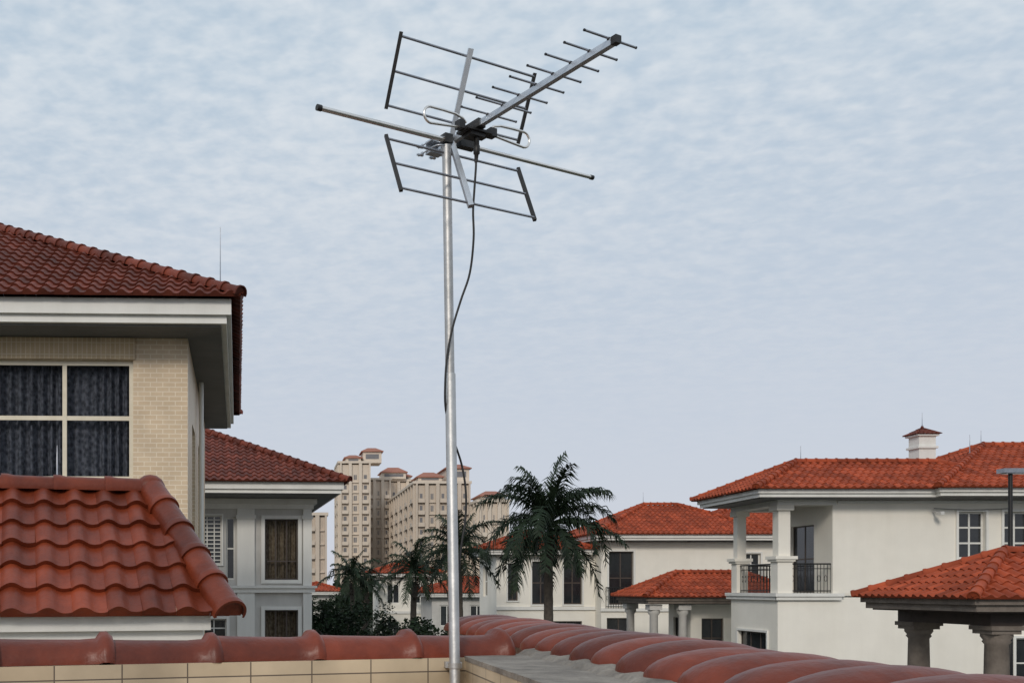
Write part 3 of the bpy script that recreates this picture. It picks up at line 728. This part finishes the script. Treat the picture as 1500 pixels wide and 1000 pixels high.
# ================================================================== PALMS
def palm(x,y,zc,L,nf,seed,label,tr=0.2,nl=34,droop=1.0,lw=0.034):
    R=random.Random(seed)
    t=Thing('palm_tree',label,'palm tree',(x,y,-9),group='palm trees among the villas')
    mb=MB(); pts=[];rs=[]
    k=40
    for i in range(k+1):
        s=i/k; z=-9+(zc-0.6+9)*s
        pts.append((x+0.12*math.sin(s*2.2+seed),y+0.1*math.sin(s*1.7+seed*2),z)); rs.append(tr*(1.25-0.35*s)*(1+0.06*(i%2)))
    ex,ey=pts[-1][0],pts[-1][1]
    mb.tube(pts,rs,12)
    for i in range(26):
        a=R.uniform(0,6.28); zz=zc-0.6-R.uniform(0,1.0); d=Vector((math.cos(a),math.sin(a),0.9)); q=Vector((ex,ey,zz))+Vector((math.cos(a),math.sin(a),0))*tr*0.8
        mb.tube([q,q+d*0.22],[0.05,0.02],5)
    t.part('trunk',mb,['bark'])
    mb=MB()
    for i in range(nf):
        az=i*2.39996+R.uniform(-0.3,0.3)
        q=(i+0.5)/nf
        e0=math.radians(84-120*q+R.uniform(-10,10))
        Lf=L*R.uniform(0.82,1.12)*(0.9 if q<0.2 else 1.05)
        dr=math.radians(R.uniform(85,130))*droop*(0.40+0.9*min(1,q*1.7)) if q<0.70 else math.radians(R.uniform(50,80))
        h=Vector((math.cos(az),math.sin(az),0)); side=Vector((-h.y,h.x,0))
        p=Vector((ex,ey,zc)); pts=[p.copy()]; segs=14; dirs=[]
        for s in range(segs):
            f=(s+0.5)/segs; e=e0-dr*f**1.5
            e=max(e,-1.5)
            d=h*math.cos(e)+Vector((0,0,math.sin(e))); dirs.append(d)
            p=p+d*(Lf/segs); pts.append(p.copy())
        tt=R.random()
        mb.tube(pts,[0.04*(1-0.8*j/segs)+0.005 for j in range(segs+1)],4,0,False,0.3+0.4*tt)
        for j in range(nl):
            f=0.12+0.88*(j+0.5)/nl; a=f*segs; ii=min(segs-1,int(a)); b=pts[ii]+(pts[ii+1]-pts[ii])*(a-ii); d=dirs[ii]
            ll=Lf*0.255*math.sin(math.pi*min(1,0.2+0.74*f))**0.55*R.uniform(0.75,1.2)
            nrm=side.cross(d)
            for sg in (-1,1):
                if R.random()<0.05: continue
                tw=R.uniform(-0.8,0.4)
                o=(side*sg*0.70+d*0.64+nrm*tw*0.6).normalized()
                p1=b+o*ll*0.45; o2=(o+Vector((0,0,-0.95-0.8*R.random()))).normalized(); p2=p1+o2*ll*0.65
                w=d*lw*(L/2.9)
                tn=min(1,max(0,tt*0.6+R.random()*0.4))
                mb.add([b-w,b+w,p1+w*0.9,p1-w*0.9,p2],[(0,1,2,3),(3,2,4)],0,False,tn)
    t.part('crown',mb,['frond'])
palm(10.9,40,2.50,3.15,36,3,'tall palm with crown of drooping dark fronds',0.18,42,lw=0.033)
palm(8.75,48,1.75,2.4,26,8,'dark palm behind the antenna pole',0.17,34,lw=0.036)
palm(7.05,52,0.9,2.15,25,5,'smaller dark palm beside white houses',0.16,30,lw=0.038)
palm(5.5,72,0.9,2.4,24,13,'distant slender palm above the treetops',0.16,24,lw=0.055)
palm(7.2,80,0.2,2.1,22,17,'distant short palm above the treetops',0.16,22,lw=0.055)

# ================================================================== BROADLEAF TREES
def tree(x,y,ztop,rad,seed,label):
    R=random.Random(seed)
    t=Thing('broadleaf_tree',label,'tree',(x,y,-9),group='garden trees')
    zc=ztop-rad*0.9; mb=MB()
    mb.tube([(x,y,-9),(x+0.1,y,-7),(x,y+0.1,zc-rad*0.4)],[0.22,0.17,0.12],8)
    for i in range(6):
        a=i*1.05+R.random(); mb.tube([(x,y,zc-rad*0.6),(x+math.cos(a)*rad*0.35,y+math.sin(a)*rad*0.35,zc-0.1*rad),(x+math.cos(a)*rad*0.7,y+math.sin(a)*rad*0.7,zc+rad*0.3)],[0.08,0.05,0.02],5)
    t.part('trunk',mb,['bark'])
    mb=MB()
    for c in range(34):
        while True:
            v=Vector((R.uniform(-1,1),R.uniform(-1,1),R.uniform(-0.8,1)))
            if 0.25<v.length<1: break
        cc=Vector((x,y,zc))+Vector((v.x*rad,v.y*rad,v.z*rad*0.75)); cr=rad*R.uniform(0.16,0.32); ct=R.random()
        for l in range(95):
            q=Vector((R.gauss(0,1),R.gauss(0,1),R.gauss(0,1))).normalized()*cr*R.uniform(0.5,1.1); q.z*=0.7
            pp=cc+q; a=Vector((R.gauss(0,1),R.gauss(0,1),R.gauss(0,0.6))).normalized(); b=a.cross(Vector((R.gauss(0,1),R.gauss(0,1),R.gauss(0,1)))).normalized()
            s=R.uniform(0.05,0.11)
            mb.add([pp-a*s,pp+b*s*0.5,pp+a*s,pp-b*s*0.5],[(0,1,2,3)],0,False,min(1,ct*0.7+0.3*R.random()))
    t.part('crown',mb,['leaf'])
tl='dark green garden tree with dense leaves'
for i,(x,y,zt,r) in enumerate([(2.5,38,-0.45,1.5),(4.4,39,-0.90,1.6),(6.2,42,-1.1,1.6),(8.2,44,-1.4,1.6),(3.4,50,-0.3,2.0),(10.4,47,-1.6,1.7),(5.5,60,-0.7,2.2),
    (12.4,49,-1.9,1.6),(14.0,50,-2.1,1.6),(3.2,68,-0.1,2.2)]):
    tree(x,y,zt,r,100+i,tl)
mb=MB(); R=random.Random(4)
for i in range(520):
    x=R.uniform(-160,330); y=R.uniform(150,215); zt=-9+R.uniform(5,10.0); cr=R.uniform(2.0,4.0)
    for l in range(36):
        q=Vector((R.gauss(0,1),R.gauss(0,1),R.gauss(0,1))).normalized()*cr*R.uniform(0.6,1.05)
        pp=Vector((x,y,zt-cr*0.7))+q; a=Vector((R.gauss(0,1),R.gauss(0,1),R.gauss(0,1))).normalized(); b=a.cross(Vector((R.gauss(0,1),1,R.gauss(0,1)))).normalized(); s=R.uniform(0.6,1.2)
        mb.add([pp-a*s,pp+b*s*0.8,pp+a*s,pp-b*s*0.8],[(0,1,2,3)],0,False,R.random())
me=bpy.data.meshes.new('far_woodland'); me.from_pydata(mb.v,[],mb.f); at=me.attributes.new('tint','FLOAT','FACE'); at.data.foreach_set('value',mb.t); me.materials.append(M['leaf'])
ob=bpy.data.objects.new('far_woodland',me); COL.objects.link(ob); ob.location=(0,0,H); ob['kind']='stuff'; ob['label']='far dark tree belt in front of the towers'; ob['category']='woodland'

# ================================================================== LIGHTNING RODS
def rod(x,y,z0,z1,r=0.012):
    t=Thing('lightning_rod','thin metal lightning rod on a roof','lightning rod',(x,y,z0),group='lightning rods on the roofs')
    mb=MB(); mb.tube([(x,y,z0-0.08),(x,y,z0+0.06),(x,y,z0+0.07),(x,y,z1)],[r*3,r*3,r,r*0.5],8); t.part('spike',mb,['rodm'])
rod(-0.83,16.1,4.66,5.66,0.009)
rod(18.6,36.1,4.42,4.98,0.014)
rod(23.42,36.95,5.78,6.30,0.012)
rod(24.9,36.6,4.75,5.45,0.014)
rod(26.2,37.9,5.2,5.8,0.014)
rod(20.6,57,4.6,5.3,0.016)
rod(-1.55,7.35,0.66,1.02,0.007)

# ================================================================== ANTENNA
F=Vector((0.47,-0.883,0)).normalized(); S=Vector((0.883,0.47,0)).normalized(); Z=Vector((0,0,1))
A=Vector((0.775,4.372,1.910))
def Q(f,s,z): return A+F*f+S*s+Z*z
an=Thing('television_antenna','silver rooftop television aerial with rod reflector panels on a tall pole','antenna',(0.789,4.35,-1.47))
pb=Vector((0.789,4.35,-1.47)); pt=Vector((0.737,4.35,1.875)); pm=pb+(pt-pb)*((0.905+1.47)/3.345)
mb=MB()
mb.tube([pb,pm,pm+Z*0.004],[0.0225,0.0225,0.0200],24); mb.tube([pm-Z*0.05,pt],0.0192,24)
pole=an.part('pole',mb,['steel'],label='slightly leaning galvanised steel pole')
mb=MB(); q=pb+(pt-pb)*((1.47-0.33)/3.345)
mb.tube([q-Z*0.012,q+Z*0.012],0.0275,20); mb.box(q.x-0.035,q.x+0.035,q.y+0.02,q.y+0.09,q.z-0.012,q.z+0.012,0)
an.part('pole_clamp',mb,['steel'],parent=pole)
mb=MB()
mb.tube([Q(-0.13,0,0.0),Q(0.90,0,0.0)],0.0165,4,square=True)
boom=an.part('boom',mb,['alu'])
def cap_at(f0,f1,s0,s1,r,parent,z=0,sq=False,n=12):
    mb=MB(); mb.tube([Q(f0,s0,z),Q(f1,s1,z)],r,4 if sq else n,square=sq); an.part('end_cap',mb,['black'],parent=parent)
cap_at(0.888,0.912,0,0,0.0192,boom,sq=True); cap_at(-0.14,-0.12,0,0,0.0185,boom,sq=True)
for i,f in enumerate((0.875,0.782,0.69,0.598,0.505,0.410,0.315,0.225)):
    hl=0.122+0.0016*i*1.5
    mb=MB(); mb.tube([Q(f,-hl,0.016),Q(f,hl,0.016)],0.0042,8)
    mb.tube([Q(f,-0.012,0.014),Q(f,0.012,0.014)],0.0065,8,1)
    for sg in (-1,1): mb.tube([Q(f,sg*hl,0.016),Q(f,sg*(hl+0.005),0.016)],0.0048,8,1)
    an.part('director_rod',mb,['rodm','black'],parent=boom)
for sg in (1,-1):
    f0,f1=0.015,0.115; z0,z1=0.068,0.305
    mb=MB()
    mb.tube([Q(-0.01,-0.012,0.0*sg),Q(f1+0.008,-0.012,sg*(z1+0.022))],0.0155,4,square=True)
    ref=an.part('reflector_arm',mb,['alu'])
    for k in range(3):
        w=k/2; f=f0+(f1-f0)*w; z=sg*(z0+(z1-z0)*w)
        mb=MB(); mb.tube([Q(f-0.012,-0.352,z),Q(f-0.012,0.352,z)],0.0052,8); an.part('reflector_rod',mb,['rodm'],parent=ref)
    for ss in (-0.352,0.352):
        mb=MB(); mb.tube([Q(f0-0.016,ss,sg*(z0-0.014)),Q(f1-0.008,ss,sg*(z1+0.014))],0.0100,4,square=True)
        an.part('reflector_end_bar',mb,['black'],parent=ref)
mb=MB()
mb.tube([Q(0.0,-0.665,-0.012),Q(0.0,-0.06,-0.012)],0.0105,14); mb.tube([Q(0.0,0.10,-0.012),Q(0.0,0.79,-0.012)],0.0085,14)
dip=an.part('long_dipole_rod',mb,['chrome'])
cap_at(0,0,-0.682,-0.662,0.0125,dip,-0.012); cap_at(0,0,0.785,0.803,0.0105,dip,-0.012)
for sg in (-1,1):
    pts=[]
    fz=0.038; lz=-0.028; o_=0.022
    base=[(0.02,-0.010),(0.10,-0.014),(0.18,-0.022),(0.245,lz)]
    top=[(0.245,fz),(0.18,fz),(0.12,fz-0.002),(0.080,fz-0.012),(0.064,0.010)]
    for s_,z_ in base: pts.append(Q(0.13,sg*s_+o_,z_))
    cz=(fz+lz)/2; rr=(fz-lz)/2
    for j in range(1,10):
        a=-math.pi/2+math.pi*j/10; pts.append(Q(0.13,sg*(0.245+rr*math.cos(a))+o_,cz+rr*math.sin(a)))
    for s_,z_ in top: pts.append(Q(0.13,sg*s_+o_,z_))
    mb=MB(); mb.tube(pts,0.0052,10); an.part('folded_dipole_loop',mb,['chrome'])
mb=MB()
def fbox(mb,f0,f1,s0,s1,z0,z1,mat=0,taper=0.0):
    vs=[]
    for z,t in ((z0,0),(z1,taper)):
        for f,s in ((f0+t,s0+t),(f1-t,s0+t),(f1-t,s1-t),(f0+t,s1-t)): vs.append(Q(f,s,z))
    mb.add(vs,[(0,1,2,3),(7,6,5,4),(4,5,1,0),(5,6,2,1),(6,7,3,2),(7,4,0,3)],mat)
fbox(mb,0.09,0.165,-0.062,0.072,-0.026,-0.016); fbox(mb,0.10,0.155,-0.036,0.038,-0.042,-0.0262); fbox(mb,0.07,0.18,-0.019,0.019,-0.016,0.018)
fbox(mb,0.113,0.147,-0.088,-0.060,-0.022,0.012); fbox(mb,0.113,0.147,0.074,0.108,-0.022,0.012)
box=an.part('feed_box',mb,['black'])
mb=MB(); fbox(mb,-0.018,0.018,-0.062,-0.022,-0.026,0.012); an.part('rod_holder',mb,['black'],parent=dip)
mb=MB(); fbox(mb,-0.018,0.018,0.022,0.105,-0.026,0.008); an.part('rod_holder',mb,['black'],parent=dip)
mb=MB()
mb.tube([(0.846,4.255,1.875),(0.846,4.255,1.835),(0.846,4.255,1.833),(0.8455,4.255,1.80),(0.845,4.255,1.796),(0.843,4.255,1.765)],[0.011,0.011,0.0135,0.0135,0.009,0.007],10)
an.part('connector',mb,['black'],parent=box)
mb=MB()
fbox(mb,-0.055,0.012,-0.032,-0.028,-0.058,0.014); fbox(mb,-0.088,-0.05,-0.090,-0.022,-0.050,-0.046); fbox(mb,-0.088,-0.05,-0.090,-0.022,0.000,0.004)
fbox(mb,-0.086,-0.081,-0.088,-0.024,-0.046,0.0)
for z in (-0.040,-0.006):
    pts=[Q(-0.13,-0.094,z),Q(-0.02,-0.094,z)]+[Q(-0.02+0.030*math.sin(a),-0.061-0.033*math.cos(a),z) for a in [j*math.pi/6 for j in range(1,6)]]+[Q(-0.02,-0.028,z),Q(-0.13,-0.028,z)]
    mb.tube(pts,0.0032,8)
    for s in (-0.094,-0.028):
        mb.tube([Q(-0.108,s,z),Q(-0.100,s,z)],0.0075,6)
        fbox(mb,-0.124,-0.114,s-0.016,s+0.016,z-0.003,z+0.003)
an.part('mast_clamp',mb,['alu'])
raw=[(0.843,4.255,1.77),(0.8425,4.255,1.74),(0.838,4.265,1.65),(0.834,4.27,1.566),(0.838,4.28,1.455),(0.826,4.30,1.319),(0.790,4.31,1.207),(0.757,4.318,1.094),(0.735,4.32,0.979),(0.727,4.325,0.864),(0.733,4.345,0.751),(0.770,4.39,0.644),(0.812,4.41,0.529),(0.830,4.41,0.412),(0.828,4.41,0.294),(0.808,4.40,0.176),(0.796,4.39,0.059),(0.792,4.384,-0.2),(0.79,4.384,-0.4)]
P=[Vector(r) for r in raw]; pts=[]
for i in range(len(P)-1):
    p0=P[max(i-1,0)];p1=P[i];p2=P[i+1];p3=P[min(i+2,len(P)-1)]
    for k in range(6):
        t=k/6; pts.append(0.5*((2*p1)+(p2-p0)*t+(2*p0-5*p1+4*p2-p3)*t*t+(-p0+3*p1-3*p2+p3)*t**3))
pts.append(P[-1])
mb=MB(); mb.tube(pts,0.0046,8); an.part('cable',mb,['cable'],label='black coaxial cable hanging loosely down the pole')

# ================================================================== CAMERA
cam=bpy.data.cameras.new('camera'); co=bpy.data.objects.new('camera',cam); COL.objects.link(co)
co.location=(0,0,H); co.rotation_euler=(math.radians(90),0,0)
cam.sensor_width=36; cam.lens=36; cam.shift_x=0.2333; cam.shift_y=0.24; cam.clip_start=0.05; cam.clip_end=9000
SC.camera=co

# ================================================================== LIGHT & SKY
el,az=math.radians(27),math.radians(-158)   # veiled sun behind the viewer's left shoulder
sd=bpy.data.lights.new('sun','SUN'); so_=bpy.data.objects.new('sun',sd); COL.objects.link(so_)
sd.energy=1.5; sd.angle=math.radians(12); sd.color=(1.0,0.92,0.82)
dirv=Vector((math.cos(el)*math.sin(az),math.cos(el)*math.cos(az),math.sin(el)))
so_.rotation_euler=dirv.to_track_quat('Z','Y').to_euler(); so_.location=(0,-20,40)
w=bpy.data.worlds.new('World'); SC.world=w; w.use_nodes=True; nt=w.node_tree
bg=nt.nodes['Background']; bg.inputs['Strength'].default_value=0.1
sky=nn(nt,'ShaderNodeTexSky'); sky.sky_type='NISHITA'; sky.sun_disc=False; sky.sun_elevation=el; sky.sun_rotation=az; sky.air_density=1.0; sky.dust_density=2.0
tc=nn(nt,'ShaderNodeTexCoord'); sp=nn(nt,'ShaderNodeSeparateXYZ'); nt.links.new(tc.outputs['Generated'],sp.inputs[0])
def mth(op,a,b=None,clamp=False):
    n=nn(nt,'ShaderNodeMath',operation=op); n.use_clamp=clamp
    for i,q in enumerate((a,b)):
        if q is None: continue
        if isinstance(q,(int,float)): n.inputs[i].default_value=q
        else: nt.links.new(q,n.inputs[i])
    return n.outputs[0]
zz=mth('MAXIMUM',mth('ADD',sp.outputs[2],0.14),0.05)
uu=mth('DIVIDE',sp.outputs[0],zz); vv=mth('DIVIDE',sp.outputs[1],zz)
cb=nn(nt,'ShaderNodeCombineXYZ'); nt.links.new(uu,cb.inputs[0]); nt.links.new(vv,cb.inputs[1])
def noise(scale,detail,rough,dist,sc=(1,1,1),rot=0):
    mp=nn(nt,'ShaderNodeMapping'); mp.inputs['Scale'].default_value=sc; mp.inputs['Rotation'].default_value=(0,0,rot)
    nt.links.new(cb.outputs[0],mp.inputs['Vector'])
    n=nn(nt,'ShaderNodeTexNoise'); n.inputs['Scale'].default_value=scale; n.inputs['Detail'].default_value=detail; n.inputs['Roughness'].default_value=rough; n.inputs['Distortion'].default_value=dist
    nt.links.new(mp.outputs[0],n.inputs['Vector']); return n.outputs['Fac']
fine=noise(19.0,3,0.5,0.2,(0.85,1.0,1),0.35); finer=noise(40.0,2,0.5,0.1,(0.9,1.0,1),0.3); mid=noise(5.5,3,0.5,0.2,(0.7,1.1,1),0.3); big=noise(0.8,3,0.5,0.3)
v=mth('ADD',mth('ADD',mth('ADD',mth('MULTIPLY',fine,0.50),mth('MULTIPLY',mid,0.20)),mth('MULTIPLY',big,0.36)),mth('MULTIPLY',finer,0.22))
mr=nn(nt,'ShaderNodeMapRange'); mr.interpolation_type='SMOOTHSTEP'; mr.inputs[1].default_value=0.43; mr.inputs[2].default_value=0.85
nt.links.new(v,mr.inputs[0])
hz=nn(nt,'ShaderNodeMapRange'); hz.inputs[1].default_value=0.10; hz.inputs[2].default_value=0.36; hz.inputs[3].default_value=0.10; hz.inputs[4].default_value=1.0
nt.links.new(sp.outputs[2],hz.inputs[0])
fac=mth('MULTIPLY',mr.outputs[0],hz.outputs[0])
def mix(f,a,b):
    n=nn(nt,'ShaderNodeMix'); n.data_type='RGBA'
    for s_,q in ((n.inputs[0],f),(n.inputs[6],a),(n.inputs[7],b)):
        if isinstance(q,(int,float)): s_.default_value=q
        elif isinstance(q,tuple): s_.default_value=(*q,1)
        else: nt.links.new(q,s_)
    return n.outputs[2]
gr=nn(nt,'ShaderNodeMapRange'); gr.inputs[1].default_value=0.0; gr.inputs[2].default_value=0.45
nt.links.new(sp.outputs[2],gr.inputs[0])
veil=mix(gr.outputs[0],(6.3,6.5,7.25),(4.9,6.0,7.1))
base=mix(0.93,sky.outputs[0],veil)
cloud=mix(gr.outputs[0],(6.4,6.6,7.2),(6.9,7.45,8.0))
fin=mix(fac,base,cloud)
nt.links.new(fin,bg.inputs['Color'])
SC.view_settings.view_transform='Standard'; SC.view_settings.look='None'; SC.view_settings.exposure=0
